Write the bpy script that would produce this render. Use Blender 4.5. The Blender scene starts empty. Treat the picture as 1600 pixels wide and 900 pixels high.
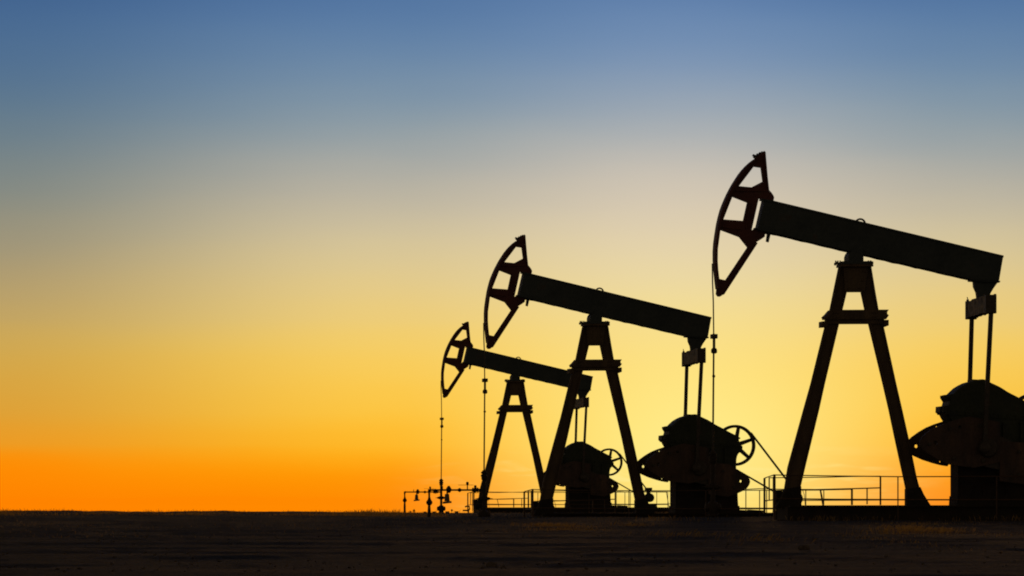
import bpy, bmesh, math, random
from mathutils import Vector, noise, Matrix
from mathutils.geometry import tessellate_polygon
random.seed(7)
PI = math.pi
sc = bpy.context.scene
C = sc.collection

# ------------------------------------------------------------------ scale of the place
F = 6000.0          # focal length expressed in widths/1600
HOR = 780.0         # level line
CAMH = 0.52         # camera height over the yard
U = 63.7            # one metre of the nearest pump
D1 = F / U          # its distance
TH = math.radians(12)
CT, ST = math.cos(TH), math.sin(TH)

def W(px, py, y=0.0):
    """drawing units of the pump elevation -> local metres at depth y"""
    sx = (px - 1400) / U
    x = (sx + y * ST) / CT
    for _ in range(3):
        k = (D1 + y * CT + x * ST) / D1
        x = (sx * k + y * ST) / CT
    z = CAMH + (HOR - py) / U * k
    return Vector((x, y, z))

# ------------------------------------------------------------------ materials
def mat(name, c1, c2, scale=3.0, rough=0.6, metal=0.0, bump=0.02, streak=1.0, c3=None):
    m = bpy.data.materials.new(name); m.use_nodes = True
    nt = m.node_tree; N = nt.nodes; L = nt.links
    b = N['Principled BSDF']
    tc = N.new('ShaderNodeTexCoord'); mp = N.new('ShaderNodeMapping')
    mp.inputs['Scale'].default_value = (1, 1, 1 / streak)
    L.new(tc.outputs['Object'], mp.inputs['Vector'])
    n1 = N.new('ShaderNodeTexNoise'); n1.inputs['Scale'].default_value = scale
    n1.inputs['Detail'].default_value = 8; n1.inputs['Roughness'].default_value = 0.65
    L.new(mp.outputs[0], n1.inputs['Vector'])
    r = N.new('ShaderNodeValToRGB'); cr = r.color_ramp
    cr.elements[0].position = 0.38; cr.elements[0].color = (*c1, 1)
    cr.elements[1].position = 0.62; cr.elements[1].color = (*c2, 1)
    if c3:
        e = cr.elements.new(0.72); e.color = (*c3, 1)
    L.new(n1.outputs['Fac'], r.inputs['Fac']); L.new(r.outputs[0], b.inputs['Base Color'])
    n2 = N.new('ShaderNodeTexNoise'); n2.inputs['Scale'].default_value = scale * 7
    n2.inputs['Detail'].default_value = 6; L.new(tc.outputs['Object'], n2.inputs['Vector'])
    rr = N.new('ShaderNodeMapRange'); rr.inputs['To Min'].default_value = rough - .15; rr.inputs['To Max'].default_value = rough + .2
    L.new(n2.outputs['Fac'], rr.inputs['Value']); L.new(rr.outputs[0], b.inputs['Roughness'])
    bp = N.new('ShaderNodeBump'); bp.inputs['Strength'].default_value = .6; bp.inputs['Distance'].default_value = bump
    L.new(n2.outputs['Fac'], bp.inputs['Height']); L.new(bp.outputs[0], b.inputs['Normal'])
    b.inputs['Metallic'].default_value = metal
    return m

M = dict(
    head=mat('red_oxide_paint', (.075, .014, .012), (.12, .028, .018), 2.2, .62, c3=(.10, .05, .02)),
    beam=mat('weathered_blue_grey_paint', (.022, .036, .038), (.040, .056, .056), 1.4, .6, c3=(.06, .04, .025)),
    post=mat('rusty_brown_steel', (.066, .042, .022), (.12, .078, .038), 3.0, .65, streak=3),
    cover=mat('dark_green_paint', (.012, .020, .009), (.026, .036, .014), 2.0, .62, c3=(.035, .022, .012)),
    weight=mat('worn_red_brown_paint', (.03, .017, .011), (.095, .052, .032), 2.2, .6, streak=3, c3=(.17, .10, .06)),
    base=mat('grimy_base_steel', (.012, .008, .006), (.03, .018, .012), 3.0, .8),
    rod=mat('dark_steel', (.04, .034, .028), (.07, .055, .04), 6, .5, .3),
    bar=mat('pale_scratched_paint', (.06, .04, .025), (.30, .24, .14), 5.5, .6, c3=(.04, .03, .02)),
    conc=mat('stained_concrete', (.07, .055, .045), (.13, .10, .08), 1.5, .85, bump=.04),
    rail=mat('rusted_railing_steel', (.06, .035, .02), (.11, .055, .025), 8, .5, .2),
    pipe=mat('oily_pipe_steel', (.022, .015, .010), (.045, .028, .017), 8, .6, .2),
    belt=mat('black_rubber', (.02, .018, .016), (.03, .028, .024), 10, .75),
    stone=mat('dusty_stone', (.06, .045, .035), (.13, .10, .08), 12, .9, bump=.02),
    weed=mat('dry_weed', (.035, .04, .014), (.09, .065, .025), 4, .8),
)

# ------------------------------------------------------------------ mesh helpers
def jit(pts, a):
    return [(x + random.uniform(-a, a), y + random.uniform(-a, a)) for x, y in pts]

def prism(bm, pts, y0, y1, holes=(), at=0.0):
    """closed plate: outline in drawing units mapped at depth `at`, from y0 to y1"""
    loops = [[W(px, py, at) for px, py in pts]] + [[W(px, py, at) for px, py in h] for h in holes]
    plate(bm, loops, y0, y1)

def plate(bm, loops, y0, y1):
    tri = tessellate_polygon([[Vector((v.x, v.z, 0)) for v in l] for l in loops])
    flat = [v for l in loops for v in l]
    A = [bm.verts.new((v.x, y0, v.z)) for v in flat]
    B = [bm.verts.new((v.x, y1, v.z)) for v in flat]
    for t in tri:
        try:
            bm.faces.new([A[i] for i in t]); bm.faces.new([B[i] for i in reversed(t)])
        except ValueError: pass
    o = 0
    for l in loops:
        n = len(l)
        for i in range(n):
            j = (i + 1) % n
            bm.faces.new([A[o+i], A[o+j], B[o+j], B[o+i]])
        o += n

def lofted(bm, pts, y0, y1, inset=.96, edge=.1, at=0.0):
    loop = [W(px, py, at) for px, py in pts]
    cx = sum(v.x for v in loop)/len(loop); cz = sum(v.z for v in loop)/len(loop)
    rings = []
    for y, s in ((y0, inset), (y0+edge*.3, (1+inset)/2+.012), (y0+edge, 1), (y1-edge, 1), (y1-edge*.3, (1+inset)/2+.012), (y1, inset)):
        rings.append([bm.verts.new((cx+(v.x-cx)*s, y, cz+(v.z-cz)*s)) for v in loop])
    n = len(loop)
    for a, b in zip(rings, rings[1:]):
        for i in range(n):
            j = (i+1) % n
            bm.faces.new([a[i], a[j], b[j], b[i]])
    tri = tessellate_polygon([[Vector((v.x, v.z, 0)) for v in loop]])
    for t in tri:
        bm.faces.new([rings[0][i] for i in t]); bm.faces.new([rings[-1][i] for i in reversed(t)])

def frame_of(d):
    d = d.normalized(); up = Vector((0, 0, 1)) if abs(d.z) < .95 else Vector((0, 1, 0))
    a = d.cross(up).normalized(); b = a.cross(d).normalized()
    return a, b

def tube(bm, pts, r, seg=10, cap=True):
    pts = [Vector(p) for p in pts]
    rs = r if isinstance(r, (list, tuple)) else [r]*len(pts)
    rings = []
    for i, p in enumerate(pts):
        d = (pts[min(i+1, len(pts)-1)] - pts[max(i-1, 0)])
        if d.length < 1e-9: d = pts[-1]-pts[0]
        a, b = frame_of(d)
        rings.append([bm.verts.new(p + (a*math.cos(2*PI*k/seg) + b*math.sin(2*PI*k/seg))*rs[i]) for k in range(seg)])
    for q, w in zip(rings, rings[1:]):
        for k in range(seg):
            bm.faces.new([q[k], q[(k+1) % seg], w[(k+1) % seg], w[k]])
    if cap:
        bm.faces.new(list(reversed(rings[0]))); bm.faces.new(rings[-1])

def rod(bm, a, b, r, seg=10): tube(bm, [a, b], r, seg)

def box(bm, c, s, rz=0, ry=0, bev=0.0):
    m = Matrix.Translation(c) @ Matrix.Rotation(rz, 4, 'Z') @ Matrix.Rotation(ry, 4, 'Y') @ Matrix.Diagonal((s[0], s[1], s[2], 1))
    g = bmesh.ops.create_cube(bm, size=1, matrix=m)
    if bev:
        es = list({e for v in g['verts'] for e in v.link_edges})
        bmesh.ops.bevel(bm, geom=es, offset=bev, segments=2, affect='EDGES', profile=.6)

def bar(bm, a, b, w, h, bev=0.0):
    """rectangular bar from a to b; w along the horizontal normal, h across"""
    a = Vector(a); b = Vector(b); d = b-a
    s, t = frame_of(d)
    vs = []
    for p in (a, b):
        vs.append([bm.verts.new(p + s*i*w/2 + t*j*h/2) for i, j in ((-1,-1),(1,-1),(1,1),(-1,1))])
    for k in range(4):
        bm.faces.new([vs[0][k], vs[0][(k+1)%4], vs[1][(k+1)%4], vs[1][k]])
    bm.faces.new(list(reversed(vs[0]))); bm.faces.new(vs[1])

def lathe_z(bm, x, y, prof, seg=14):
    """prof: list of (r, z)"""
    tube(bm, [(x, y, z + i*1e-5) for i, (r, z) in enumerate(prof)], [r for r, z in prof], seg)

def lathe(bm, p, d, prof, seg=14):
    p = Vector(p); d = Vector(d).normalized(); a, b = frame_of(d)
    rings = [[bm.verts.new(p + d*t + (a*math.cos(2*PI*k/seg)+b*math.sin(2*PI*k/seg))*r) for k in range(seg)] for r, t in prof]
    for q, w in zip(rings, rings[1:]):
        for k in range(seg): bm.faces.new([q[k], q[(k+1)%seg], w[(k+1)%seg], w[k]])
    bm.faces.new(list(reversed(rings[0]))); bm.faces.new(rings[-1])

def vlathe(bm, px, y, prof):
    """vertical lathe; prof in drawing units (radius, py)"""
    b = W(px, 800, y)
    lathe(bm, (b.x, b.y, 0), (0, 0, 1), [(r/U, W(px, py, y).z) for r, py in prof])

def torus(bm, c, R, r, a0=0, a1=2*PI, seg=48, s2=8, axis='Y', sq=None):
    full = abs(a1-a0-2*PI) < 1e-6
    n = seg if full else seg+1
    rings = []
    for i in range(n):
        t = a0 + (a1-a0)*i/seg
        er = Vector((math.cos(t), 0, math.sin(t))) if axis == 'Y' else Vector((math.cos(t), math.sin(t), 0))
        ea = Vector((0, 1, 0)) if axis == 'Y' else Vector((0, 0, 1))
        ring = []
        for k in range(s2):
            p = 2*PI*(k+.5)/s2
            rr, ra = (r, r) if sq is None else sq
            ring.append(bm.verts.new(Vector(c) + er*(R + rr*math.cos(p)) + ea*ra*math.sin(p)))
        rings.append(ring)
    m = n if full else n-1
    for i in range(m):
        q = rings[i]; w = rings[(i+1) % n]
        for k in range(s2): bm.faces.new([q[k], q[(k+1)%s2], w[(k+1)%s2], w[k]])
    if not full:
        bm.faces.new(rings[0]); bm.faces.new(list(reversed(rings[-1])))

def hexbolt(bm, p, d, r=.025, h=.03):
    lathe(bm, p, d, [(r, 0), (r, h)], 6)

def obj(name, bm, m, parent=None, smooth=False):
    bmesh.ops.recalc_face_normals(bm, faces=bm.faces)
    me = bpy.data.meshes.new(name); bm.to_mesh(me); bm.free()
    me.materials.append(M[m] if isinstance(m, str) else m)
    if smooth:
        for p in me.polygons: p.use_smooth = True
        try: me.set_sharp_from_angle(angle=math.radians(38))
        except Exception: pass
    o = bpy.data.objects.new(name, me); C.objects.link(o)
    if parent: o.parent = parent
    return o

def multi(name, bm, m, parent, smooth=False):
    """every loose piece of the mesh becomes an object of its own"""
    left = set(bm.verts); out = []
    bm.verts.index_update()
    order = list(bm.verts)
    for v0 in order:
        if v0 not in left: continue
        comp = []; st = [v0]; left.discard(v0)
        while st:
            v = st.pop(); comp.append(v)
            for e in v.link_edges:
                w = e.other_vert(v)
                if w in left: left.discard(w); st.append(w)
        nb = bmesh.new(); mp = {v: nb.verts.new(v.co) for v in comp}; fs = set(f for v in comp for f in v.link_faces)
        for f in sorted(fs, key=lambda f: f.index): 
            try: nb.faces.new([mp[v] for v in f.verts])
            except ValueError: pass
        out.append(obj(name, nb, m, parent, smooth))
    bm.free()
    return out

def tag(o, label, cat, group=None, kind=None):
    o['label'] = label
    if cat: o['category'] = cat
    if group: o['group'] = group
    if kind: o['kind'] = kind
    return o

def empty(name, label, cat, group=None):
    o = bpy.data.objects.new(name, None); C.objects.link(o)
    o.empty_display_size = .3
    return tag(o, label, cat, group)

B = bmesh.new

# outline helpers -----------------------------------------------------------
def H1(l): return [(1090 + x/3.4615, 220 + y/3.4615) for x, y in l]
def G(l): return [(1399.5 + x*.26873, 571 + y*.26873) for x, y in l]
def squeeze(pts, c, s):
    out = []
    for x, y in pts:
        d = x - c
        out.append((c + math.copysign(max(abs(d) - s*min(1, abs(d)/30), 0), d), y))
    return out
def circle(cx, cy, r, n=14): return [(cx + r*math.cos(2*PI*i/n), cy + r*math.sin(2*PI*i/n)) for i in range(n)]
def smooth_poly(p, it=1):
    for _ in range(it):
        q = []
        for i in range(len(p)):
            a = p[i]; b = p[(i+1) % len(p)]
            q += [(a[0]*.8+b[0]*.2, a[1]*.8+b[1]*.2), (a[0]*.2+b[0]*.8, a[1]*.2+b[1]*.8)]
        p = q
    return p

# =================================================================== PUMP JACK
def make_pump():
    P = empty('pump_jack', '', 'pump jack', 'pump jacks standing in a row')
    # ---- horse head
    outer = H1([(348,56),(360,49),(367,56),(368,72),(372,120),(378,190),(386,262),(397,274),(407,288),(413,301),(410,318),
                (345,312),(330,304),(291,478),(303,474),(318,478),(365,488),(362,515),(340,530),(318,543),(300,572),(275,612),(250,650),
                (215,705),(185,750),(160,785),(140,817),(130,832),(121,838),(109,837),(100,824)])
    arc = H1([(94,795),(88,745),(82,690),(79,640),(79,590),(82,545),(89,495),(98,440),(106,405),(117,365),(128,335),(141,305),(152,281),
              (167,252),(182,225),(198,200),(215,174),(233,151),(252,130),(276,108),(298,92)])
    inner = H1([(320,80)])
    arc_in = [(x+2.6, y) for x, y in arc]
    holes = [H1([(222,239),(303,133),(322,136),(343,139),(353,214),(290,246)]),
             H1([(187,295),(269,328),(247,428),(138,419)]),
             H1([(122,475),(226,515),(270,571),(150,750),(116,742),(110,700),(107,650),(108,580)])]
    bm = B(); prism(bm, outer + arc_in + inner, -.07, .07, holes)
    head = obj('horse_head', bm, 'head', P)
    # curved cable face
    bm = B()
    band = [(x+2.6, y) for x, y in arc] + [(x+6.6, y+.6) for x, y in reversed(arc)]
    prism(bm, band, -.21, .21)
    obj('cable_track', bm, 'head', head)
    # flanges round the back of the plate and ribs
    bm = B()
    def strip(bm, a, b, t, d):
        a = H1([a])[0]; b = H1([b])[0]
        dx, dy = b[0]-a[0], b[1]-a[1]; l = math.hypot(dx, dy); nx, ny = -dy/l*t, dx/l*t
        prism(bm, [a, b, (b[0]+nx, b[1]+ny), (a[0]+nx, a[1]+ny)], -d, d)
    strip(bm, (362,74), (382,258), 2.0, .13)
    strip(bm, (316,546), (134,824), -2.0, .13)
    strip(bm, (110,455), (232,470), 1.8, .11)
    strip(bm, (205,262), (380,262), 1.8, .11)
    strip(bm, (285,330), (262,470), 2.0, .11)
    multi('rib', bm, 'head', head)
    # top clamp and pins
    bm = B()
    for a, s in (((303,72),(2.6,2.6)), ((312,80),(4.6,4.6)), ((324,72),(4,4.6)), ((338,64),(4,4)), ((350,58),(3.6,3))):
        p = W(*H1([a])[0]); box(bm, p, (s[0]/U, .12, s[1]/U), ry=.5)
    multi('cable_clamp', bm, 'rod', head)
    bm = B()
    prism(bm, H1([(366,492),(408,498),(411,503),(366,498)]), -.12, .12)
    prism(bm, H1([(376,500),(394,503),(384,545),(371,540)]), -.05, .05)
    prism(bm, H1([(306,466),(370,478),(370,487),(306,475)]), -.12, .12)
    prism(bm, H1([(340,309),(412,322),(412,330),(340,317)]), -.16, .16)
    multi('hinge_plate', bm, 'beam', head)

    # ---- walking beam (box girder with flanges)
    top = [(1192.5,310.6),(1208,313.6)] + [(1208+(1563.2-1208)*i/12, 313.6+(401.2-313.6)*i/12) for i in range(1, 13)]
    bot = [(1556.6,440),(1515,438.2)] + [(1515-(1515-1209)*i/26, 438.2-(438.2-364.6)*i/26) for i in range(1, 27)] + [(1181.5,358)]
    bm = B(); prism(bm, top + bot, -.225, .225)
    beam = obj('walking_beam', bm, 'beam', P)
    bm = B()
    random.seed(3)
    prism(bm, top + [(x, y+3) for x, y in reversed(top)], -.25, .25)
    bl = bot[1:28]
    prism(bm, [(x, y + random.uniform(-.7, .7)) for x, y in bl] + [(x, y-3.2) for x, y in reversed(bl)], -.25, .25)
    obj('flange', bm, 'beam', beam)
    bm = B()
    c = W(1344.4, 349.5); torus(bm, c, 7.6/U, 1.6/U, -.25, PI-.1, 20)
    obj('lifting_eye', bm, 'rod', beam, True)

    # ---- saddle bearing
    bm = B()
    lofted(bm, [(1322.5,409.5),(1322.5,401),(1324,396.5),(1327,392.5),(1332,389),(1346,391),(1346,409.5)], -.3, .3, edge=.04)
    prism(bm, [(1312,408.8),(1359,408.8),(1359,413),(1312,413)], -.32, .32)
    sb = obj('saddle_bearing', bm, 'beam', P); bm = B()
    for px in (1306, 1309.5, 1313, 1357, 1360.5):
        p = W(px, 411, -.2); rod(bm, p + Vector((0,0,-.05)), p + Vector((0,0,.07)), .016, 8)
    for a, b in (((1303.8,412),(1313,412)), ((1357,410.5),(1364.5,410.5))):
        rod(bm, W(*a), W(*b), 1.0/U, 8); 
    for px, py in ((1304.6,412),(1363.7,410.5),(1307.6,410),(1360.4,410.6)):
        c = W(px, py); box(bm, c, (1.8/U, .05, 4/U))
    lathe_z(bm, W(1352.6,408).x, 0, [(.035, W(0,408.5).z), (.035, W(0,405.5).z), (.012, W(0,403).z)], 8)
    multi('adjusting_bolt', bm, 'rod', sb)

    # ---- samson post
    post = obj('samson_post', (lambda b: (prism(b, [(1311,412.5),(1360.5,412.5),(1361.2,417),(1310.4,417)], -.3, .3),
                                           prism(b, [(1316.5,416),(1355,416),(1349.5,455.5),(1318.5,455.5)], -.14, .14),
                                           prism(b, [(1323,452.8),(1346,452.8),(1346,455.8),(1323,455.8)], -.2, .2), b)[-1])(B()), 'post', P)
    LO = [(1310.4,417),(1304.6,445),(1296.6,484),(1288.4,512),(1266.8,600),(1255.6,640),(1231,730),(1225.4,766)]
    LI = [(1329,417),(1323,455.8),(1316.2,484),(1310.4,508),(1288.6,600),(1279.8,640),(1258.6,728),(1250.6,762)]
    RO = [(1361.2,417),(1367,453),(1372.4,484),(1380.8,512),(1400,600),(1409.2,640),(1419.2,685),(1431.5,745),(1436,762)]
    RI = [(1337,417),(1345,455.8),(1351,484),(1357.4,508),(1379.4,600),(1388.6,640),(1398,685),(1411,745),(1415.4,766)]
    def leg(o, i, foot):
        bm = B()
        prism(bm, o + list(reversed(i)), -.05, .05)
        s = 1 if i[0][0] > o[0][0] else -1
        t = 1.9
        for edge, sg in ((o, s), (i, -s)):
            prism(bm, [(x+sg*1.0, y) for x, y in edge] + [(x+sg*(1.0+t), y) for x, y in reversed(edge)], -.11, .11)
        # cover plates half way across the web, as rolled channels show
        lg = obj('leg', bm, 'post', post)
        bm = B(); prism(bm, foot, -.16, .16)
        obj('foot_plate', bm, 'base', lg)
    leg(LO, LI, [(1225.8,764),(1250.6,760),(1251,794),(1211,794),(1214.6,787),(1219,780)])
    leg(RO, RI, [(1415.4,764),(1436,761),(1441,772),(1447,782),(1454,793),(1415.4,793)])
    # cross beam: two stacked channels
    bm = B()
    prism(bm, [(1296,484.2),(1386.4,484.2),(1384,488),(1384,491),(1386.6,493),(1382.5,499),(1287,499),(1286.6,495.4)], -.19, .19)
    prism(bm, [(1290,484.9+14),(1380,499),(1380,506),(1290,506)], -.12, .12)
    prism(bm, [(1282,502.2),(1290,501.4),(1290,511),(1282,511.4)], -.2, .2)
    prism(bm, [(1379,500.2),(1386.2,500.2),(1386.2,509),(1380,511.4),(1379,511.4)], -.2, .2)
    prism(bm, [(1286,495),(1297,485.4),(1300,489),(1289,499)], -.22, .22)
    obj('cross_beam', bm, 'post', post)
    bm = B()
    for i in range(11):
        t = (i+.5)/11*7
        k = int(t); f = t-k
        ox, oy = LO[k][0]+(LO[k+1][0]-LO[k][0])*f, LO[k][1]+(LO[k+1][1]-LO[k][1])*f
        ix, iy = LI[k][0]+(LI[k+1][0]-LI[k][0])*f, LI[k][1]+(LI[k+1][1]-LI[k][1])*f
        for yy in (-.11,):
            hexbolt(bm, W(ox+3, oy, yy), (0,-1,0), .02, .02)
    for px in (1304, 1309, 1364, 1369):
        for py in (488, 495): hexbolt(bm, W(px, py, -.19), (0,-1,0), .024, .03)
    for px, py in ((1320,424),(1350,424),(1322,438),(1348,438),(1326,450),(1343,450)):
        hexbolt(bm, W(px, py, -.14), (0,-1,0), .022, .03)
    multi('bolt', bm, 'post', post)

    # ---- tail bearing, equaliser, pitman rods
    bm = B()
    prism(bm, [(1519.5,436),(1520.5,449),(1524.5,458),(1526,470),(1543,470),(1545,460),(1549.6,452),(1557,441.5),(1557,436)], -.1, .1)
    prism(bm, [(1514,436.6),(1559,440.4),(1558,443),(1514,440.4)], -.2, .2)
    tb = obj('tail_bearing', bm, 'beam', P)
    bm = B()
    a = W(1517.3, 484.6, 1.02); b = W(1545.8, 475.5, -1.02)
    random.seed(5); n_ = 14; d_ = b-a; sx_, tx_ = frame_of(d_); prev = None
    for i_ in range(n_+1):
        p_ = a + d_*i_/n_
        ring = [bm.verts.new(p_ + sx_*(u_*7.5/U + random.uniform(-.008, .008)) + tx_*(v_*13/U + random.uniform(-.016, .016)))
                for u_, v_ in ((-1,-1),(0,-1),(1,-1),(1,0),(1,1),(0,1),(-1,1),(-1,0))]
        if prev:
            for k_ in range(8): bm.faces.new([prev[k_], prev[(k_+1)%8], ring[(k_+1)%8], ring[k_]])
        else: bm.faces.new(ring[::-1])
        prev = ring
    bm.faces.new(prev)
    eq = obj('equalizer_bar', bm, 'bar', P)
    bm = B()
    for q, py in ((b, 475.5), (a, 484.6)):
        s = -1 if q is b else 1
        box(bm, q + Vector((0, s*.06, -.01)), (17/U, .16, 29/U), bev=.015)
    for px, py, y in ((1538,463,-.5),(1553.5,462,-1.1),(1511.2,470.5,1.0),(1511.6,497,.9),(1530,470,0)):
        box(bm, W(px, py, y), (.05, .08, .06))
    c = W(1511.6, 469, 1.0); rod(bm, c, c + Vector((-.02,0,.07)), .012, 6)
    multi('end_block', bm, 'rod', eq)
    for (x0, y0, x1, y1, x2, y2, yy) in ((1517.6,497,1514.4,600,1512,690,1.05), (1547.4,489,1541.2,600,1537,700,-1.05)):
        bm = B()
        bar(bm, W(x0, y0, yy), W(x2, y2, yy), .10, 6.0/U if yy < 0 else 5.2/U)
        pt = obj('pitman_rod', bm, 'rod', P)
        bm = B(); lathe(bm, W(x2, y2, yy) + Vector((0, -.12, 0)), (0, 1, 0), [(.1, 0), (.14, .03), (.14, .21), (.1, .24)], 18)
        obj('crank_bearing', bm, 'rod', pt, True)

    # ---- gearbox, cover and pedestal
    cov = G([(252,186),(257,176),(268,171),(290,168),(310,148),(330,130),(355,115),(380,103),(405,96),(430,90),(445,85),(470,84),(495,88),
             (500,95),(545,112),(580,125),(610,139),(640,155),(670,170),(700,185),(740,208),(795,236),(835,258),(838,266),(826,270),
             (832,300),(845,318),(854,326),(852,347),(838,362),(820,380),(812,400),(808,420),(806,470),(806,520),
             (318,520),(318,420),(300,350),(270,328),(256,305),(245,282),(228,276),(230,243),(262,234),(268,212)])
    bm = B(); lofted(bm, squeeze(cov, 1545, 6.2), -.47, .47, .955, .13)
    gb = obj('gearbox', bm, 'cover', P, True)
    bm = B()
    # horizontal flange between housing and lid, ribs, inspection lid, bolts
    prism(bm, G([(262,272),(822,318),(822,330),(266,286)]), -.5, .5)
    prism(bm, squeeze(G([(256,176),(286,170),(290,178),(260,188)]), 1545, 3.2), -.25, .25)
    prism(bm, squeeze(G([(232,240),(266,236),(266,266),(230,274)]), 1545, 3.2), -.25, .25)
    prism(bm, G([(430,84),(500,88),(502,97),(430,96)]), -.3, .3)
    for gx in (380, 480, 590, 690):
        prism(bm, G([(gx,334),(gx+12,335),(gx+12,500),(gx,500)]), -.54, .54)
    for gx in range(310, 800, 48):
        p = W(*G([(gx, 268+(gx-238)*.086)])[0], -.5); rod(bm, p+Vector((0,0,-.02)), p+Vector((0,0,.06)), .022, 6)
    multi('housing_rib', bm, 'cover', gb)
    bm = B()
    ped = squeeze(G([(318,500),(808,500),(812,660),(814,720),(822,820),(318,820),(318,700)]), 1552, 5.4)
    prism(bm, ped, -.42, .42)
    prism(bm, squeeze(G([(312,760),(826,760),(828,822),(308,822)]), 1552, 6), -.46, .46)
    for gx in (350, 480, 610, 740): prism(bm, G([(gx,560),(gx+14,560),(gx+14,760),(gx,760)]), -.455, .455)
    obj('pedestal', bm, 'base', P)

    # ---- cranks with counterweights
    slow = W(1541, 700)
    far_l = [(1519,648),(1496,651),(1483,655.5),(1470.7,659.5),(1460,663),(1447.9,668),(1436,675),(1425,683),(1417.5,690.5),(1415.6,696),(1417,703),
             (1427.7,712.1),(1442.5,718.8),(1458.6,724),(1470,727),(1480,728.6),(1482,725),(1519,731)]
    near_l = [(1512.4,651.1),(1500,654),(1488.2,657.5),(1476,661.5),(1466.7,665.6),(1456,670),(1447.9,675),(1440,682.5),(1436,690),(1436.6,698),(1442,704.5),(1452,711),(1466,719),(1480,725.5),(1488,727),(1520,731),(1560,722),(1560,660)]
    right_s = [(1600,692),(1616.6,704),(1625.2,708),(1631.5,712),(1637.3,716.6),(1641,721.5),(1642.4,727),(1640.8,733),(1636,740.3),(1627,746),(1616,751),(1600,757),(1560,752),(1560,690)]
    for yy, pts, dx in ((.62, far_l, 0), (-.85, near_l, 0)):
        bm = B(); lo, hi = (yy, yy+.09)
        at = (lo+hi)/2
        hub = W(1541, 700, at)
        arm = [(1480,672),(1500,668),(1541,672),(1596,698),(1612,710),(1616,726),(1610,738),(1596,742),(1541,730),(1490,716)]
        prism(bm, arm, lo+.002, hi+.1 if yy > 0 else hi+.08, at=at)
        lathe(bm, hub + Vector((0,-.16,0)), (0,1,0), [(.2,0),(.24,.03),(.24,.3),(.2,.33)], 24)
        crank = obj('crank_arm', bm, 'rod', P, False)
        bm = B()
        hl = [circle(1431.7,697.3,3.0), circle(1463.5,667.6,1.9), circle(1468.6,721.6,1.5)] if yy > 0 else [circle(1498,668,3), circle(1460,692,3.4)]
        prism(bm, pts, lo-.05 if yy < 0 else lo+.03, hi-.02 if yy < 0 else hi+.07, hl, at=at)
        w1 = obj('counterweight', bm, 'weight' if yy < 0 else 'post', crank)
        bm = B()
        prism(bm, right_s if yy < 0 else [(x-9, y) for x, y in right_s], lo-.05 if yy < 0 else lo+.03, hi-.02 if yy < 0 else hi+.07, [circle(1624.2,726.3,2.8 if yy < 0 else 3)] if yy < 0 else [circle(1624.2,726.3,3.2)], at=at)
        w2 = obj('counterweight', bm, 'weight' if yy < 0 else 'post', crank)
        if yy < 0:
            bm = B()
            for px, py in ((1484,670),(1452,694),(1490,716),(1530,665),(1535,720)):
                hexbolt(bm, W(px, py, lo-.05), (0,-1,0), .05, .04)
            multi('bolt', bm, 'rod', w1)
            bm = B()
            for px, py in ((1590,706),(1612,714),(1590,742),(1612,738)):
                hexbolt(bm, W(px, py, lo-.05), (0,-1,0), .045, .05)
            multi('bolt', bm, 'rod', w2)

    # ---- belt wheel, belts, motor
    wc = W(1613.1, 655.6, .62); R = 41.6/U
    bm = B()
    torus(bm, wc, R-.05, 0, seg=64, s2=4, sq=(.064, .09))
    lathe(bm, wc + Vector((0,-.14,0)), (0,1,0), [(.09,0),(.12,.02),(.12,.26),(.09,.28)], 20)
    for k in range(6):
        t = math.radians(19 + 60*k)
        d = Vector((math.cos(t), 0, math.sin(t)))
        a = wc + d*.09; b = wc + d*(R-.06); s = Vector((-d.z, 0, d.x))
        vs = []
        for p, w in ((a, .068), (b, .05)):
            vs.append([bm.verts.new(p + s*w*i + Vector((0, .03*j, 0))) for i, j in ((-1,-1),(1,-1),(1,1),(-1,1))])
        for q in range(4): bm.faces.new([vs[0][q], vs[0][(q+1)%4], vs[1][(q+1)%4], vs[1][q]])
    wh = obj('belt_wheel', bm, 'rod', P)
    pc = W(1734, 763, .62); r2 = 9.0/U
    d = Vector((pc.x-wc.x, pc.z-wc.z)); dist = d.length; ang = math.atan2(d.y, d.x)
    bm = B()
    for sg in (1, -1):
        be = ang + sg*math.acos((R-r2)/dist)
        n = Vector((math.cos(be), 0, math.sin(be)))
        for off in (-.04, .04):
            o3 = Vector((0, off, 0))
            bar(bm, wc + n*(R-.005) + o3, pc + n*(r2-.005) + o3, .05, .04)
    multi('drive_belt', bm, 'belt', P)
    bm = B()
    lathe(bm, pc + Vector((0,-.1,0)), (0,1,0), [(r2,0),(r2-.02,.03),(r2-.02,.17),(r2,.2)], 20)
    mo = obj('motor', (lambda b: (lathe(b, W(1732,761,.1) + Vector((0,-.32,0)), (0,1,0), [(.12,0),(.17,.04),(.17,.1),(.19,.11),(.19,.62),(.17,.64),(.12,.72)], 20),
                                  [lathe(b, W(1732,761,.1) + Vector((0,-.2+.05*i,0)), (0,1,0), [(.205,0),(.205,.015)], 20) for i in range(9)],
                                  box(b, W(1730,735.5,.1), (19/U,.3,9/U), bev=.01), box(b, W(1730,746,.1), (10/U,.2,14/U)),
                                  prism(b, [(1722,778),(1750,778),(1754,794),(1718,794)], -.25, .45), b)[-1])(B()), 'cover', P)
    obj('motor_pulley', bm, 'rod', mo)

    # ---- base
    bm = B()
    xl = W(1211, 800, 1.05).x; xr = W(1810, 800, 0).x
    zt = W(1400, 789.6, -1.05).z
    for y0, y1 in ((-1.05,-.75), (.75,1.05)):
        box(bm, ((xl+xr)/2, (y0+y1)/2, zt-.02), (xr-xl, .3, .04)); box(bm, ((xl+xr)/2, (y0+y1)/2, zt/2-.02), (xr-xl, .03, zt-.044))
        box(bm, ((xl+xr)/2, (y0+y1)/2, .0), (xr-xl, .3, .04))
    n = 11
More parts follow.
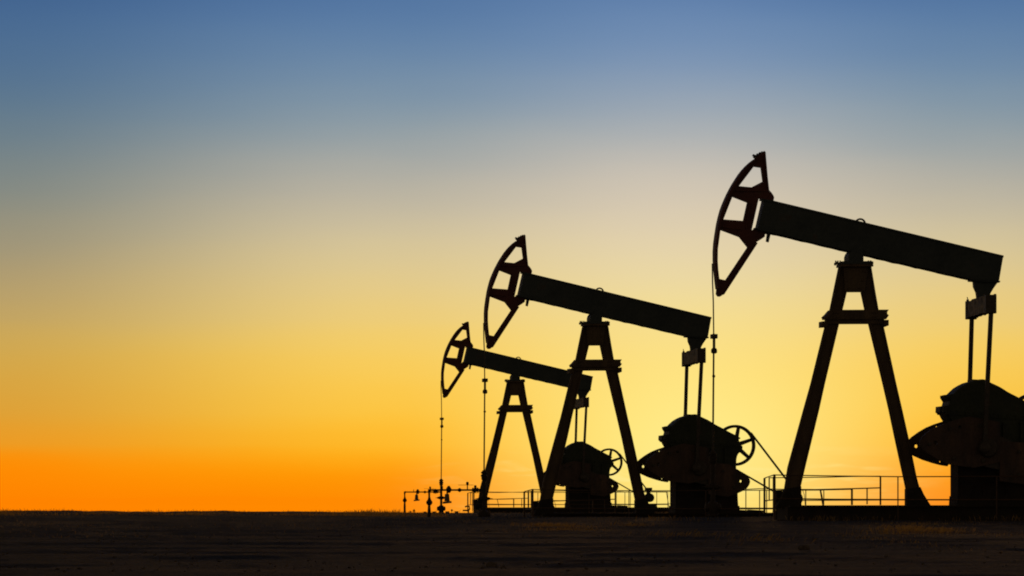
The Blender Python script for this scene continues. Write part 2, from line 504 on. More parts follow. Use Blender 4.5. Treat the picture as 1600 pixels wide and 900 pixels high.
    for i in range(n):
        x = xl + .06 + (xr-xl-.12)*i/(n-1)
        box(bm, (x, 0, zt/2-.01), (.12, 1.49, zt-.05))
    box(bm, ((xl+xr)/2-.3, 0, zt-.026), (xr-xl-1.2, 1.48, .02))
    sk = obj('base_skid', bm, 'base', P)
    bm = B()
    for px, py, w, h, y in ((1653,788,28,9,.3), (1628,787,14,7,-.1), (1636,790,26,5,-.4), (1216,777,9,20,.3), (1700,788,22,6,.6)):
        box(bm, W(px, py, y), (w/U, .35, h/U), ry=random.uniform(-.06,.06))
    multi('bracket', bm, 'base', sk)

    # ---- bridle, carrier bar, polished rod
    bm = B()
    for yy in (-.07, .07):
        pts = [W(x+2.5, y, yy) for x, y in arc[6::-1]]
        tube(bm, [W(1113.0, 410, yy)] + [W(1113.4, 440, yy), W(1114.6, 470, yy), W(1115.2, 522, yy*.9)], .017, 8)
    obj('bridle_cable', bm, 'rod', P)
    bm = B()
    p = W(1115.8, 547); lathe(bm, p + Vector((0,0,-4.4/U)), (0,0,1), [(2.5/U,0),(4.8/U,1.5/U),(4.8/U,6/U),(3.2/U,8.6/U)], 16)
    lathe(bm, W(1115.7, 544), (0,0,1), [(2.2/U,0),(2.2/U,18/U)], 12)
    obj('rod_clamp', bm, 'rod', P)
    bm = B(); p = W(1115.6, 524.5); box(bm, p, (9/U, .3, 7/U), bev=.012); obj('carrier_bar', bm, 'rod', P)
    bm = B(); rod(bm, W(1115.4, 520), W(1113.9, 708), 1.45/U, 10); lathe(bm, W(1115.2, 589), (0,0,1), [(1.7/U,0),(2.4/U,1/U),(2.4/U,3/U),(1.7/U,4/U)], 10)
    obj('polished_rod', bm, 'rod', P)
    return P

# =================================================================== WELLHEAD
def make_wellhead(arms=True):
    T = empty('wellhead', '', 'wellhead', 'wellheads under the horse heads')
    X = 1113.9
    bm = B()
    vlathe(bm, X, 0, [(8,806),(8,803),(3.6,802),(3.6,785),(3.65,735),(3.65,722)])
    obj('well_tubing', bm, 'pipe', T, True)
    bm = B()
    vlathe(bm, X, 0, [(4,724),(5.5,722),(5.5,717),(6.6,716.4),(6.6,713.4),(4.6,712),(4.6,710.8),(6.3,710),(6.3,707.6),(4.4,706.5),(2.6,703.8)])
    obj('stuffing_box', bm, 'pipe', T, True)
    bm = B()
    vlathe(bm, X, 0, [(4,807),(6,804),(7.6,801),(8.6,796),(8.6,790),(7.4,785),(4,783)])
    c = W(X, 793); lathe(bm, c + Vector((-12.5/U,0,0)), (1,0,0), [(4/U,0),(6.3/U,1/U),(6.3/U,6/U),(4/U,8/U),(4/U,17/U),(6.3/U,19/U),(6.3/U,24/U),(4/U,25/U)], 16)
    obj('casing_head', bm, 'pipe', T, True)
    bm = B()
    for s in (-1, 1):
        c = W(X, 760.7)
        lathe(bm, c, (s,0,0), [(3.4/U,0),(4.6/U,3/U),(4.6/U,6/U),(3.2/U,8/U),(3.0/U,10/U),(1.4/U,12.5/U),(.8/U,13/U),(.5/U,17.6/U)], 12)
    vv = obj('valve', bm, 'pipe', T, True)
    if not arms: return T
    ya = .0
    bm = B()
    tube(bm, [W(X, 743.4, ya), W(1007, 743.4, ya), W(1005, 743.8, ya), W(1004, 745.6, ya), W(1003.9, 807, ya)], [1.75/U]*3 + [2.0/U]*2, 12)
    for px in (1006, 1104.5): lathe(bm, W(px, 743.4, ya) + Vector((-1.2/U,0,0)), (1,0,0), [(2.8/U,0),(2.8/U,2.4/U)], 12)
    vlathe(bm, 1003.9, ya, [(2.5,750),(2.5,747),(2.6,744),(2.2,741.6)])
    mp = obj('flow_pipe', bm, 'pipe', T, True)
    bm = B()
    vlathe(bm, 1004.2, ya, [(2.2,774.5),(4.4,772.5),(6.2,770),(6.2,766.5),(4.4,764),(3,761.5),(2.4,758)])
    vlathe(bm, 1003.9, ya, [(3.4,808),(3.4,786),(3.0,780),(2.6,774)])
    obj('check_valve', bm, 'pipe', T, True)
    bm = B()
    vlathe(bm, 1043.2, ya, [(2.2,749.4),(4.6,746.5),(5.6,743),(5.4,740.6),(3.8,738),(2.6,736.6),(2.4,735)])
    obj('valve', bm, 'pipe', T, True)
    bm = B()
    vlathe(bm, 1040, ya, [(1.6,745),(1.6,752)][::-1])
    prism(bm, [(1036,751.2),(1043.4,751.2),(1044.8,766),(1034.8,766)], -.05, .05)
    prism(bm, [(1031.8,766.8),(1047.6,765.4),(1048.2,769.2),(1032.2,770.8)], -.09, .09)
    obj('hanging_gauge', bm, 'bar', T)
    bm = B()
    lathe(bm, W(1060.8,743.4,ya), (1,0,0), [(1.8/U,0),(4.2/U,3.6/U),(4.2/U,4.6/U),(1.8/U,8/U)], 12)
    obj('union_nut', bm, 'pipe', T, True)
    bm = B()
    vlathe(bm, 1080.6, ya, [(1.1,744),(1.1,734),(2.7,732),(2.8,728.5),(1.8,727)])
    rod(bm, W(1062.2,733.4,ya), W(1093,733.4,ya), .45/U, 6)
    obj('tap_handle', bm, 'pipe', T, True)
    bm = B(); rod(bm, W(1030.9,744,ya), W(1030.9,735.6,ya), .9/U, 8)
    obj('bleed_tap', bm, 'pipe', T, True)
    bm = B()
    lathe(bm, W(1089.6,743.2,ya), (1,0,0), [(2/U,0),(4.4/U,1/U),(4.4/U,3/U),(3.2/U,3.2/U),(3.2/U,4.6/U),(5.6/U,5/U),(5.6/U,7.6/U),(3.4/U,8/U),(3.4/U,10/U),(4.8/U,10.4/U),(4.8/U,12.6/U),(2/U,13.4/U)], 14)
    vlathe(bm, 1096.4, ya, [(2.6,742),(2.6,735),(1.4,733.8)])
    obj('choke_valve', bm, 'pipe', T, True)
    return T

# =================================================================== RAILING
def make_railing():
    T = empty('safety_railing', '', 'railing', 'safety railings round the pump bases')
    yn, yf = -1.45, 1.45
    r = 1.15/U
    def post(px, py0, py1, y, rr=r):
        bm = B(); bar(bm, W(px, py0, y), W(px, py1, y), rr*2, rr*2); obj('post', bm, 'rail', T)
    # end cage
    post(1210.4, 741.4, 812, yn, 1.7/U); post(1194.8, 747, 803, yf-.4, 1.5/U)
    post(1202.2, 745.8, 782, .3, .9/U); post(1208.6, 745, 800, .9, .9/U)
    def rail(name, pts, y, rr):
        bm = B()
        ps = [W(a, b, y if len(q) == 0 else q[0]) for a, b, *q in pts]
        tube(bm, ps, rr, 8); obj(name, bm, 'rail', T)
    rail('end_rail', [(1194.8,747,yf-.4),(1210.4,741.6,yn)], 0, .9/U)
    rail('end_rail', [(1196,782.4,yf-.4),(1210.4,780.8,yn)], 0, .9/U)
    rail('end_rail', [(1196,783,yf-.4),(1202,745.8,.3)][:1] + [(1202.2,781.6,.3)], 0, .8/U)
    rail('top_rail', [(1210.4,742,),(1290,743.4,),(1403,744.8,),(1480,744.7),(1640,744.2),(1790,744)], yn, .85/U)
    rail('mid_rail', [(1210.4,779.2),(1300,780.2),(1403,780.8),(1560,781),(1660,781),(1790,781)], yn, 1.1/U)
    rail('far_top_rail', [(1202,746.4),(1290,745.6),(1336,744.4),(1376,744)], yf, .75/U)
    rail('far_handrail', [(1212,766.4),(1251,765.6),(1330,763.6),(1376,762.2)], yf-.3, 1.0/U)
    rail('far_handrail', [(1228,764),(1290,765.6),(1331,764.6)], yf-.6, .7/U)
    rail('far_mid_rail', [(1236,782.2),(1376,781.4)], yf-.3, .7/U)
    rail('far_top_rail', [(1600,744.6),(1660,741.6),(1700,742.6),(1794,743.4)], yf, .9/U)
    rail('far_mid_rail', [(1600,779.4),(1700,780),(1794,778.8)], yf, .8/U)
    for px in (1403, 1556, 1662.8, 1790): post(px, 744.8, 812, yn, .8/U)
    post(1331.4, 763.8, 789, yf-.3, 1.4/U); post(1355, 763.6, 788, yf-.3, .9/U); post(1375.8, 744.4, 789, yf-.3, 1.2/U)
    bm = B(); rod(bm, W(1282.6,766,yf-.6), W(1287.2,788,yf-.6), 1.0/U, 6); obj('leaning_post', bm, 'rail', T)
    for px in (1634, 1675, 1752): post(px, 744, 792, yf, .8/U)
    bm = B(); rod(bm, W(1780,744,yf), W(1788,791,yf), 1.1/U, 6); obj('leaning_post', bm, 'rail', T)
    bm = B()
    tube(bm, [W(a, b, yf-.8) for a, b in ((1251.6,764.4),(1254.8,766.6),(1256.8,772),(1257.8,780),(1258.4,789))], .5/U, 6)
    obj('loose_wire', bm, 'rail', T)
    # small valve lump wired to foot of the near end
    return T

# =================================================================== placing the three sets
def children(o): return [c for c in bpy.data.objects if c.parent == o]
def copy_tree(o, parent=None):
    c = o.copy(); C.objects.link(c)
    if parent: c.parent = parent
    for ch in children(o): copy_tree(ch, c)
    return c

DX = (800 + 0)
sets = [  # scale, tip x, tip y
    (1.0, 1194.0, 234.0), (.7855, 818.6, 365.3), (.525, 730.7, 501.2)]
pump0, well0, rail0 = make_pump(), make_wellhead(), make_railing()
plab = ['largest and nearest pump jack, its gearbox cut off by the right picture edge',
        'middle pump jack with its whole red-brown horse head and spoked belt wheel in view',
        'smallest and farthest pump jack, leftmost of the three, standing by the pipework']
wlab = ['wellhead without flow pipes, in front of the middle pump jack gearbox',
        'wellhead with larger pipework and thicker flow pipe, partly behind the smallest pump jack leg',
        'wellhead with slender pipework and stuffing box under the smallest horse head']
rlab = ['thin rusty railing with end cage round the base of the nearest pump jack',
        'thin rusty railing round the base of the middle pump jack',
        'thin rusty railing round the base of the smallest pump jack, beside the pipework']
pumps = []
for i, (s, tx, ty) in enumerate(sets):
    p = pump0 if i == 0 else copy_tree(pump0)
    r = rail0 if i == 0 else copy_tree(rail0)
    w = well0 if i == 2 else None
    if i == 1: w = copy_tree(well0)
    if i == 0: w = make_wellhead(False)
    ax = tx + s*(1400-1194)
    d = F/(U*s)
    ztip = CAMH + (HOR-ty)/(U*s); z1 = CAMH + (HOR-234)/U
    loc = Vector(((ax-800)/F*d, d, ztip - z1))
    rz = TH - math.atan((ax-800)/F)
    for o, lb in ((p, plab[i]), (w, wlab[i]), (r, rlab[i])):
        o.location = loc; o.rotation_euler = (0, 0, rz); o['label'] = lb
    pumps.append(loc)

# =================================================================== TERRAIN
def fbm(x, y, s, o=4):
    return noise.fractal(Vector((x/s, y/s, 3.7)), 1.0, 2.0, o)
def ss(a, b, v):
    t = max(0, min(1, (v-a)/(b-a))); return t*t*(3-2*t)
def ground(x, y):
    d = math.hypot(x, y) if y > 0 else abs(y)*0+abs(x)*.2
    right = ss(-9, -3, x*156/max(d, 60))
    z = -.045*right*ss(95, 122, d)
    if d > 156: z -= .006*(d-156) + .0
    a = ss(10, 60, d)
    z += .016*fbm(x, y, 11.0) * (1.0 + 1.6*ss(100, 150, d)*(1-right))
    z += .0045*fbm(x*1.0, y*1.0, 1.3) + .0028*fbm(x, y, .35, 2)*(1-ss(60, 100, d))
    # worn wheel tracks across the yard
    t = (y - 38 - .12*x)
    z -= .012*math.exp(-(t/1.2)**2) + .010*math.exp(-((t-4.2)/1.0)**2)
    z += .085*(1-right)*ss(125, 150, d)*max(0, fbm(x, 0, 2.2)+.15)
    # bank of soil against the skids
    z += .02*ss(.35, .6, fbm(x, y, 2.6)+.5)
    return z

def make_ground():
    bm = B()
    ys = [-400, -100, -20, 0, 6, 12]
    y = 16.0
    while y < 240: ys.append(y); y *= 1.0085
    while y < 6000: ys.append(y); y *= 1.25
    us = [-1+2*i/380 for i in range(381)]
    rows = []
    for y in ys:
        w = .155*max(y, 16)+.6
        xs = [-4000, -900, -250, -80-w] + [-w*1.0-12, -w-4] + [u*w for u in us] + [w+4, w+12, 80+w, 250, 900, 4000]
        if y > 400: xs = [-8000,-6000,-4000,-3000-w,-2000-w,-1000-w]+[u*w for u in us]+[w+1000,w+2000,w+3000,4000+w,6000+w,8000+w]
        rows.append([bm.verts.new((x, y, ground(x, y) if y > 10 and abs(x) < 200 else (-.006*(y-156) if y > 156 else 0))) for x in xs])
    for a, b in zip(rows, rows[1:]):
        for i in range(len(a)-1): bm.faces.new([a[i], a[i+1], b[i+1], b[i]])
    m = bpy.data.materials.new('bare_soil'); m.use_nodes = True
    nt = m.node_tree; N = nt.nodes; L = nt.links; b = N['Principled BSDF']
    tc = N.new('ShaderNodeTexCoord')
    def nz(sc_, det, v=None):
        n = N.new('ShaderNodeTexNoise'); n.inputs['Scale'].default_value = sc_; n.inputs['Detail'].default_value = det
        n.inputs['Roughness'].default_value = .62
        L.new(tc.outputs['Object'], n.inputs['Vector']); return n
    a = nz(.35, 9); r = N.new('ShaderNodeValToRGB'); cr = r.color_ramp
    cr.elements[0].position = .36; cr.elements[0].color = (.016, .010, .005, 1)
    cr.elements[1].position = .66; cr.elements[1].color = (.15, .095, .042, 1)
    e = cr.elements.new(.5); e.color = (.055, .036, .016, 1)
    L.new(a.outputs['Fac'], r.inputs['Fac'])
    c = nz(5, 8); r2 = N.new('ShaderNodeValToRGB')
    r2.color_ramp.elements[0].position = .35; r2.color_ramp.elements[0].color = (.35, .35, .35, 1)
    r2.color_ramp.elements[1].position = .7; r2.color_ramp.elements[1].color = (1.5, 1.45, 1.4, 1)
    L.new(c.outputs['Fac'], r2.inputs['Fac'])
    mx = N.new('ShaderNodeMix'); mx.data_type = 'RGBA'; mx.blend_type = 'MULTIPLY'; mx.inputs['Factor'].default_value = 1
    L.new(r.outputs[0], mx.inputs['A']); L.new(r2.outputs[0], mx.inputs['B'])
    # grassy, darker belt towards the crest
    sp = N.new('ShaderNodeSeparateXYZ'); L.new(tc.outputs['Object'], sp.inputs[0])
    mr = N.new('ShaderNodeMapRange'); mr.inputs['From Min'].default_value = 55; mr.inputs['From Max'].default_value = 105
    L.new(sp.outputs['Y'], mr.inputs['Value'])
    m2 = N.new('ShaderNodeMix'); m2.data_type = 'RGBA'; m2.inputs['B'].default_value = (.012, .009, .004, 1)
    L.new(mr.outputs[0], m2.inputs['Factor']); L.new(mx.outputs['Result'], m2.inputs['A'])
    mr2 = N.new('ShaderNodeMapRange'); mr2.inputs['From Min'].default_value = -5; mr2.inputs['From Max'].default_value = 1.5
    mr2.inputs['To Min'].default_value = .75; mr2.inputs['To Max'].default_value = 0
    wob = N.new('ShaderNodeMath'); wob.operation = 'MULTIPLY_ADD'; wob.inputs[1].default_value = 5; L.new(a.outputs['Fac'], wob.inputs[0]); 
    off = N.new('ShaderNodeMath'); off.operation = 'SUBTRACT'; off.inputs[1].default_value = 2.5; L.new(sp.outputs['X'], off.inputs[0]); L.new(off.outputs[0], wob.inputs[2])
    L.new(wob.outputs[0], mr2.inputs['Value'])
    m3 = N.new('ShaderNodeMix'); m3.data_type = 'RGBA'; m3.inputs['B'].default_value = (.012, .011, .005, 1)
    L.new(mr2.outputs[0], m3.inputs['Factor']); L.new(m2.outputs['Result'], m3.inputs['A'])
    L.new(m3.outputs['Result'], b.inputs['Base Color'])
    b.inputs['Roughness'].default_value = .9
    b.inputs['Specular IOR Level'].default_value = .15
    h1 = nz(2.2, 10); h2 = nz(14, 8)
    ad = N.new('ShaderNodeMath'); ad.operation = 'MULTIPLY_ADD'; ad.inputs[1].default_value = .4
    L.new(h2.outputs['Fac'], ad.inputs[0]); L.new(h1.outputs['Fac'], ad.inputs[2])
    bp = N.new('ShaderNodeBump'); bp.inputs['Strength'].default_value = .9; bp.inputs['Distance'].default_value = .10
    L.new(ad.outputs[0], bp.inputs['Height']); L.new(bp.outputs[0], b.inputs['Normal'])
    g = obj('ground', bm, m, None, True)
    g['kind'] = 'structure'; g['label'] = 'dark bare soil running to a low grassy skyline'
    return g
make_ground()

# ---- grass and pebbles (uncountable)
def at(px, d): return (px-800)/F*d
def blade(bm, x, y, z, h, w, lean, ang):
    ca, sa = math.cos(ang), math.sin(ang)
    lx, ly = lean*h*math.cos(ang*1.7), lean*h*math.sin(ang*1.7)
    a = bm.verts.new((x-ca*w, y-sa*w, z-.01)); b = bm.verts.new((x+ca*w, y+sa*w, z-.01))
    c = bm.verts.new((x+ca*w*.6+lx*.4, y+sa*w*.6+ly*.4, z+h*.6)); d = bm.verts.new((x+lx, y+ly, z+h))
    bm.faces.new([a, b, c]); bm.faces.new([a, c, d])
random.seed(21)
bm = B()
for _ in range(26000):            # belt along the skyline
    d = random.uniform(118, 157); px = random.uniform(-60, 700) if random.random() < .8 else random.uniform(600, 1680)
    x = at(px, d); n = fbm(x, d, 1.6)*.8 + fbm(x, 0, 4.5)*.7
    if n < -.1 + random.uniform(-.1, .25): continue
    h = random.uniform(.02, .06) + max(0, n)*random.uniform(0, .30)*(1+.8*max(0, fbm(x, 0, 11)))
    if px > 690: h *= .5
    blade(bm, x, d, ground(x, d), h, random.uniform(.004, .012), random.uniform(0, .8), random.uniform(0, PI))
for _ in range(9000):             # short turf further in
    d = random.uniform(50, 118); px = random.uniform(-60, 1680)
    x = at(px, d)
    if fbm(x, d, 4.0) + random.uniform(-.15, .15) < .12: continue
    blade(bm, x, d, ground(x, d), random.uniform(.01, .04), random.uniform(.002, .006), random.uniform(0, .9), random.uniform(0, PI))
for cx, cd, sx, n in ((1275, 89, .9, 60), (1300, 90, .5, 40), (1352, 90, .7, 40), (1440, 80, 1.0, 260), (880, 62, .8, 240), (735, 165, 1.0, 60), (1040, 90, 1.6, 80), (1560, 89, 1.5, 80), (1390, 55, .6, 90)):
    for _ in range(n):
        x = at(cx, cd) + random.gauss(0, sx*.5); d = cd + random.gauss(0, 1.0 if n > 100 else .4)
        blade(bm, x, d, ground(x, d), random.uniform(.03, .16 if n < 100 else .06), .004, random.uniform(.1, .7), random.uniform(0, PI))
wn = M['weed'].node_tree; tr = wn.nodes.new('ShaderNodeBsdfTranslucent'); tr.inputs['Color'].default_value = (.55, .34, .10, 1)
ms = wn.nodes.new('ShaderNodeMixShader'); ms.inputs[0].default_value = .65
wn.links.new(wn.nodes['Principled BSDF'].outputs[0], ms.inputs[1]); wn.links.new(tr.outputs[0], ms.inputs[2]); wn.links.new(ms.outputs[0], wn.nodes['Material Output'].inputs['Surface'])
for cx, cd, sx, n in ((1445, 60, 1.1, 500), (1425, 66, .8, 300), (855, 72, .9, 260), (985, 74, .7, 160), (1060, 52, 1.0, 120), (1180, 47, .9, 100)):
    for _ in range(n):
        x = at(cx, cd) + random.gauss(0, sx*.3); d = cd + random.gauss(0, 1.6)
        blade(bm, x, d, ground(x, d), random.uniform(.02, .08), .004, random.uniform(.3, 1.2), random.gauss(0, .5))
for cx, cd, sx, n in ((880, 70, .8, 900), (745, 88, .8, 200), (1390, 46, .5, 200)):
    for _ in range(n):
        x = at(cx, cd) + random.gauss(0, sx*.45); d = cd + random.gauss(0, 4)
        blade(bm, x, d, ground(x, d), random.uniform(.01, .05)*math.exp(-abs(x-at(cx, cd))/sx), .005, random.uniform(.3, 1.2), random.uniform(0, PI))
g = obj('grass', bm, 'weed'); tag(g, 'short dry grass along the skyline and round the bases', None, kind='stuff')

def lump(bm, x, y, z, r, seed):
    g = bmesh.ops.create_icosphere(bm, subdivisions=2 if r > .05 else 1, radius=1)
    for v in g['verts']:
        n = noise.noise(v.co*1.7 + Vector((seed, 0, 0)))*.45 + noise.noise(v.co*4 + Vector((seed, 5, 0)))*.2
        v.co = Vector((v.co.x*r*(1+n), v.co.y*r*(1+n), v.co.z*r*.62*(1+n))) + Vector((x, y, z+r*.25))
bm = B()
for k in range(1500):
    d = 26*(95/26)**random.random(); px = random.uniform(-40, 1640); x = at(px, d)
    if fbm(x, d, 3.0) < random.uniform(-.4, .4): continue
    lump(bm, x, d, ground(x, d), random.choice((.004, .006, .008, .011, .016)), k)
g = obj('pebbles', bm, 'stone', None, True); tag(g, 'small pebbles and crumbs of soil scattered over the yard', None, kind='stuff')

for k, (px, py, r, lb) in enumerate(((762, 829, .05, 'small dark stone on the ground left of centre, below the skyline'),
                                  (767, 884, .042, 'small round stone at the bottom edge of the picture'),
                                  (1257, 858, .062, 'larger dark stone on bare soil below the nearest pump jack'),
                                  (1273, 842, .04, 'flat dark clod just behind the larger stone'))):
    d = F*CAMH/(py+3-HOR)
    bm = B(); x = at(px, d); lump(bm, 0, 0, 0, r, k*3.1+.4)
    o = obj('stone', bm, 'stone', None, True); o.location = (x, d, ground(x, d)); tag(o, lb, 'stone', 'stones lying on the yard')

# ---- little things on the skyline by the farthest pump
blk = [(664, 4.6, 2.6, 'leftmost low concrete block, between the two thin pipe uprights'), (678.6, 5.0, 2.8, 'low concrete block between the pipe upright and the farthest well tubing'),
       (699, 6.0, 3.0, 'low concrete block just right of the farthest wellhead'), (713.6, 5.4, 3.2, 'rightmost low concrete block, before the railing cage of the smallest pump jack')]
s3 = F/178.0
for k, (px, w, h, lb) in enumerate(blk):
    d = 176+k*.7; x = at(px, d); z = CAMH - (802.6-HOR)*d/F
    bm = B(); box(bm, (0, 0, h/s3/2), (w/s3, .2, h/s3+.04), rz=random.uniform(-.2,.2), bev=.012)
    o = obj('concrete_block', bm, 'conc'); o.location = (x, d, z); tag(o, lb, 'block', 'concrete blocks on the skyline')
for k, (px, r, h, lb) in enumerate(((647, 2.0, 4.4, 'tiny round-headed weed on the skyline left of the pipework'), (706, 1.6, 4.6, 'tiny bushy weed among the concrete blocks'),
                                    (641, 2.6, 2.0, 'low weed clump beside the leftmost pipe upright'))):
    d = 170.; x = at(px, d); z = CAMH - (802.4-HOR)*d/F
    t = empty('weed_plant', lb, 'weed', 'weeds on the skyline'); t.location = (x, d, z)
    bm = B(); random.seed(k)
    for q in range(5):
        rod(bm, (random.gauss(0,.01), random.gauss(0,.01), -.02), (random.gauss(0,.02), random.gauss(0,.02), h/s3), .004, 5)
    obj('stem', bm, 'weed', t)
    bm = B()
    for q in range(90):
        v = Vector((random.gauss(0,1), random.gauss(0,1), random.gauss(0,1))).normalized()*random.random()**.4*r/s3
        blade(bm, v.x, v.y, v.z+h/s3, .03, .008, .6, random.uniform(0, PI))
    obj('leaves', bm, 'weed', t)
# valve stub by the cage of the farthest pump
t = empty('valve_stub', 'small hooked valve stub at the railing foot beside the smallest pump jack', 'valve')
d = 176.; t.location = (at(731, d), d, CAMH-(803-HOR)*d/F)
def q(px, py): return ((px-731)*d/F, 0, (803-py)*d/F)
bm = B(); tube(bm, [q(731.6,804), q(732,798), q(733.8,795), q(733.4,791.6), q(730,790.8), q(726.5,792)], .035, 8); obj('bent_pipe', bm, 'pipe', t, True)
bm = B(); box(bm, q(727,797.6), (8*d/F, .12, 2.4*d/F), bev=.01); obj('hand_lever', bm, 'pipe', t)

# =================================================================== SKY, SUN
SUNX = 1085.
saz = math.atan((SUNX-800)/F); sel = math.radians(.9)
w = bpy.data.worlds.new("World"); sc.world = w; w.use_nodes = True
nt = w.node_tree; N = nt.nodes; L = nt.links
for n in list(N): N.remove(n)
out = N.new('ShaderNodeOutputWorld')
tc = N.new('ShaderNodeTexCoord'); sp = N.new('ShaderNodeSeparateXYZ'); L.new(tc.outputs['Generated'], sp.inputs[0])
def math_(op, a, b=None, clamp=False):
    n = N.new('ShaderNodeMath'); n.operation = op; n.use_clamp = clamp
    for i, v in enumerate((a, b)):
        if v is None: continue
        if isinstance(v, (int, float)): n.inputs[i].default_value = v
        else: L.new(v, n.inputs[i])
    return n.outputs[0]
X, Y, Z = sp.outputs
hl = math_('SQRT', math_('ADD', math_('MULTIPLY', X, X), math_('MULTIPLY', Y, Y)))
elev = math_('DIVIDE', Z, math_('MAXIMUM', hl, .001))
# bands of haze wander a little
nm = N.new('ShaderNodeMapping'); nm.inputs['Scale'].default_value = (7, 7, 45); L.new(tc.outputs['Generated'], nm.inputs['Vector'])
nh = N.new('ShaderNodeTexNoise'); nh.inputs['Scale'].default_value = 1.6; nh.inputs['Detail'].default_value = 3; L.new(nm.outputs[0], nh.inputs['Vector'])
elev2 = math_('ADD', elev, math_('MULTIPLY', math_('SUBTRACT', nh.outputs['Fac'], .5), .005))
vpos = math_('MULTIPLY', elev2, F/1000.0)          # 0.78 = top of the picture
az = math_('ARCTAN2', X, Y)
daz = math_('SUBTRACT', az, math.atan((1062-800)/F))
ad_ = math_('MULTIPLY', math_('ABSOLUTE', daz), F/1100.0)

def lin(c):
    return tuple(((v/255)/12.92 if v/255 <= .04045 else ((v/255+.055)/1.055)**2.4) for v in c)
def ramp(stops, fac):
    r = N.new('ShaderNodeValToRGB'); cr = r.color_ramp
    st = sorted([((HOR-y)/1000, c) for y, c in stops])
    while len(cr.elements) > 1: cr.elements.remove(cr.elements[-1])
    for i, (p, c) in enumerate(st):
        e = cr.elements[0] if i == 0 else cr.elements.new(p)
        e.position = max(0, min(1, p)); e.color = (*lin(c), 1)
    cr.interpolation = 'B_SPLINE'
    L.new(fac, r.inputs['Fac']); return r.outputs[0]
A_ = [(779,(255,131,0)),(740,(255,139,2)),(715,(250,146,12)),(695,(238,155,32)),(640,(220,161,55)),(560,(211,169,76)),(500,(197,166,97)),(400,(163,151,120)),(300,(133,139,131)),(200,(100,124,140)),(100,(80,112,146)),(0,(66,102,146)),(-200,(50,80,130))]
B_ = [(779,(255,138,0)),(745,(255,151,3)),(720,(255,166,16)),(695,(255,182,34)),(640,(253,197,62)),(560,(248,205,92)),(500,(238,205,117)),(400,(217,200,154)),(300,(187,179,163)),(200,(138,156,165)),(100,(106,136,168)),(0,(81,118,163)),(-200,(60,92,145))]
C_ = [(779,(255,203,45)),(740,(255,214,66)),(700,(255,221,90)),(640,(255,221,106)),(560,(253,219,120)),(480,(241,219,150)),(400,(230,212,170)),(300,(211,198,180)),(200,(166,174,177)),(100,(121,148,181)),(0,(95,129,173)),(-200,(64,98,152))]
ra, rb, rc = ramp(A_, vpos), ramp(B_, vpos), ramp(C_, vpos)
def sramp(stops, fac):
    r = N.new('ShaderNodeValToRGB'); cr = r.color_ramp; cr.interpolation = 'EASE'
    cr.elements[0].position = stops[0][0]; cr.elements[0].color = (stops[0][1],)*3+(1,)
    cr.elements[1].position = stops[1][0]; cr.elements[1].color = (stops[1][1],)*3+(1,)
    L.new(fac, r.inputs['Fac']); return r.outputs[0]
def mixc(f, a, b, mode='MIX'):
    m = N.new('ShaderNodeMix'); m.data_type = 'RGBA'; m.blend_type = mode
    if isinstance(f, (int, float)): m.inputs['Factor'].default_value = f
    else: L.new(f, m.inputs['Factor'])
    for s, v in (('A', a), ('B', b)):
        if isinstance(v, tuple): m.inputs[s].default_value = (*v, 1)
        else: L.new(v, m.inputs[s])
    return m.outputs['Result']
fC = sramp(((0.0, 1), (.42, 0)), ad_)        # near the sun
fA = sramp(((.40, 0), (.98, 1)), ad_)        # far from it
col = mixc(fC, rb, rc); col = mixc(fA, col, ra)
# thin wisps of cloud low over the horizon
cm = N.new('ShaderNodeMapping'); cm.inputs['Scale'].default_value = (60, 60, 420); L.new(tc.outputs['Generated'], cm.inputs['Vector'])
cn = N.new('ShaderNodeTexNoise'); cn.inputs['Scale'].default_value = 1.0; cn.inputs['Detail'].default_value = 7; cn.inputs['Distortion'].default_value = .6
L.new(cm.outputs[0], cn.inputs['Vector'])
wr = N.new('ShaderNodeMapRange'); wr.inputs['From Min'].default_value = .53; wr.inputs['From Max'].default_value = .68; L.new(cn.outputs['Fac'], wr.inputs['Value'])
band = N.new('ShaderNodeValToRGB'); cr = band.color_ramp
cr.elements[0].position = 0; cr.elements[0].color = (.3,)*3+(1,); cr.elements[1].position = .085; cr.elements[1].color = (0,)*3+(1,)
e = cr.elements.new(.035); e.color = (1,)*3+(1,)
L.new(vpos, band.inputs['Fac'])
near = sramp(((.12, 1), (.42, 0)), ad_)
wf = math_('MULTIPLY', math_('MULTIPLY', wr.outputs[0], band.outputs[0]), math_('MULTIPLY', near, .8))
col = mixc(wf, col, lin((255, 226, 130)))
# pale glare round the sun itself, just above the horizon
gx = math_('MULTIPLY', math_('SUBTRACT', az, math.atan((1095-800)/F)), F/235.0)
gy = math_('MULTIPLY', math_('SUBTRACT', elev, 50/F), F/165.0)
gl = math_('EXPONENT', math_('MULTIPLY', math_('ADD', math_('MULTIPLY', gx, gx), math_('MULTIPLY', gy, gy)), -1.0))
col = mixc(math_('MULTIPLY', gl, .72), col, lin((255, 240, 150)))
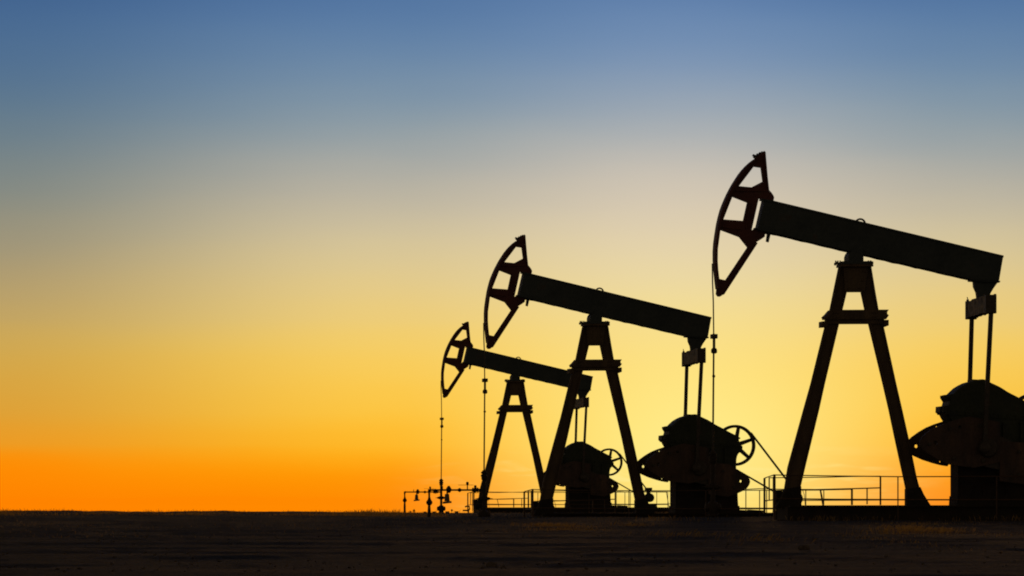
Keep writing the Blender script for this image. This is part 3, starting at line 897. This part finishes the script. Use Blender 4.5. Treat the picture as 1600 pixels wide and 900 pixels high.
# away from the sunset the sky is dusk-dark
cosd = math_('COSINE', daz)
fr = N.new('ShaderNodeMapRange'); fr.interpolation_type = 'SMOOTHSTEP'
fr.inputs['From Min'].default_value = .84; fr.inputs['From Max'].default_value = .986
L.new(cosd, fr.inputs['Value'])
dusk = mixc(math_('MULTIPLY', vpos, .5, True), (.25, .185, .12), (.09, .072, .056))
col = mixc(fr.outputs[0], dusk, col)
up = N.new('ShaderNodeMapRange'); up.interpolation_type = 'SMOOTHSTEP'; up.inputs['From Min'].default_value = .15; up.inputs['From Max'].default_value = .6
up.inputs['To Min'].default_value = 0; up.inputs['To Max'].default_value = 1
L.new(elev, up.inputs['Value'])
col = mixc(up.outputs[0], col, (.042, .030, .019))
# below the horizon
lo = N.new('ShaderNodeMapRange'); lo.inputs['From Min'].default_value = -.012; lo.inputs['From Max'].default_value = -.006
L.new(elev, lo.inputs['Value'])
col = mixc(lo.outputs[0], (.01, .007, .004), col)
bg = N.new('ShaderNodeBackground'); L.new(col, bg.inputs['Color']); bg.inputs['Strength'].default_value = 1.0
sky = N.new('ShaderNodeTexSky'); sky.sky_type = 'NISHITA'; sky.sun_disc = False; sky.sun_elevation = sel; sky.sun_rotation = saz
sky.air_density = 1.0; sky.dust_density = 2.0
bg2 = N.new('ShaderNodeBackground'); L.new(sky.outputs[0], bg2.inputs['Color']); bg2.inputs['Strength'].default_value = .0003
ash = N.new('ShaderNodeAddShader'); L.new(bg.outputs[0], ash.inputs[0]); L.new(bg2.outputs[0], ash.inputs[1]); L.new(ash.outputs[0], out.inputs['Surface'])

ld = bpy.data.lights.new('sun', 'SUN'); ld.energy = .4; ld.angle = math.radians(2.5); ld.color = (1.0, .50, .16)
lo_ = bpy.data.objects.new('sun', ld); C.objects.link(lo_)
dv = Vector((math.sin(saz)*math.cos(sel), math.cos(saz)*math.cos(sel), math.sin(sel)))
lo_.rotation_euler = (-dv).to_track_quat('-Z', 'Y').to_euler(); lo_.location = (0, 50, 30)

# =================================================================== CAMERA
cd = bpy.data.cameras.new('camera'); cam = bpy.data.objects.new('camera', cd); C.objects.link(cam)
cam.location = (0, 0, CAMH); cam.rotation_euler = (PI/2, 0, 0)
cd.sensor_width = 36; cd.lens = 36*F/1600; cd.shift_y = (HOR-450)/1600
cd.clip_start = .5; cd.clip_end = 20000
sc.camera = cam
sc.render.engine = 'CYCLES'
sc.render.resolution_x = 1024; sc.render.resolution_y = 576
sc.cycles.filter_width = 1.9
sc.view_settings.view_transform = 'Standard'; sc.view_settings.look = 'None'; sc.view_settings.exposure = 0
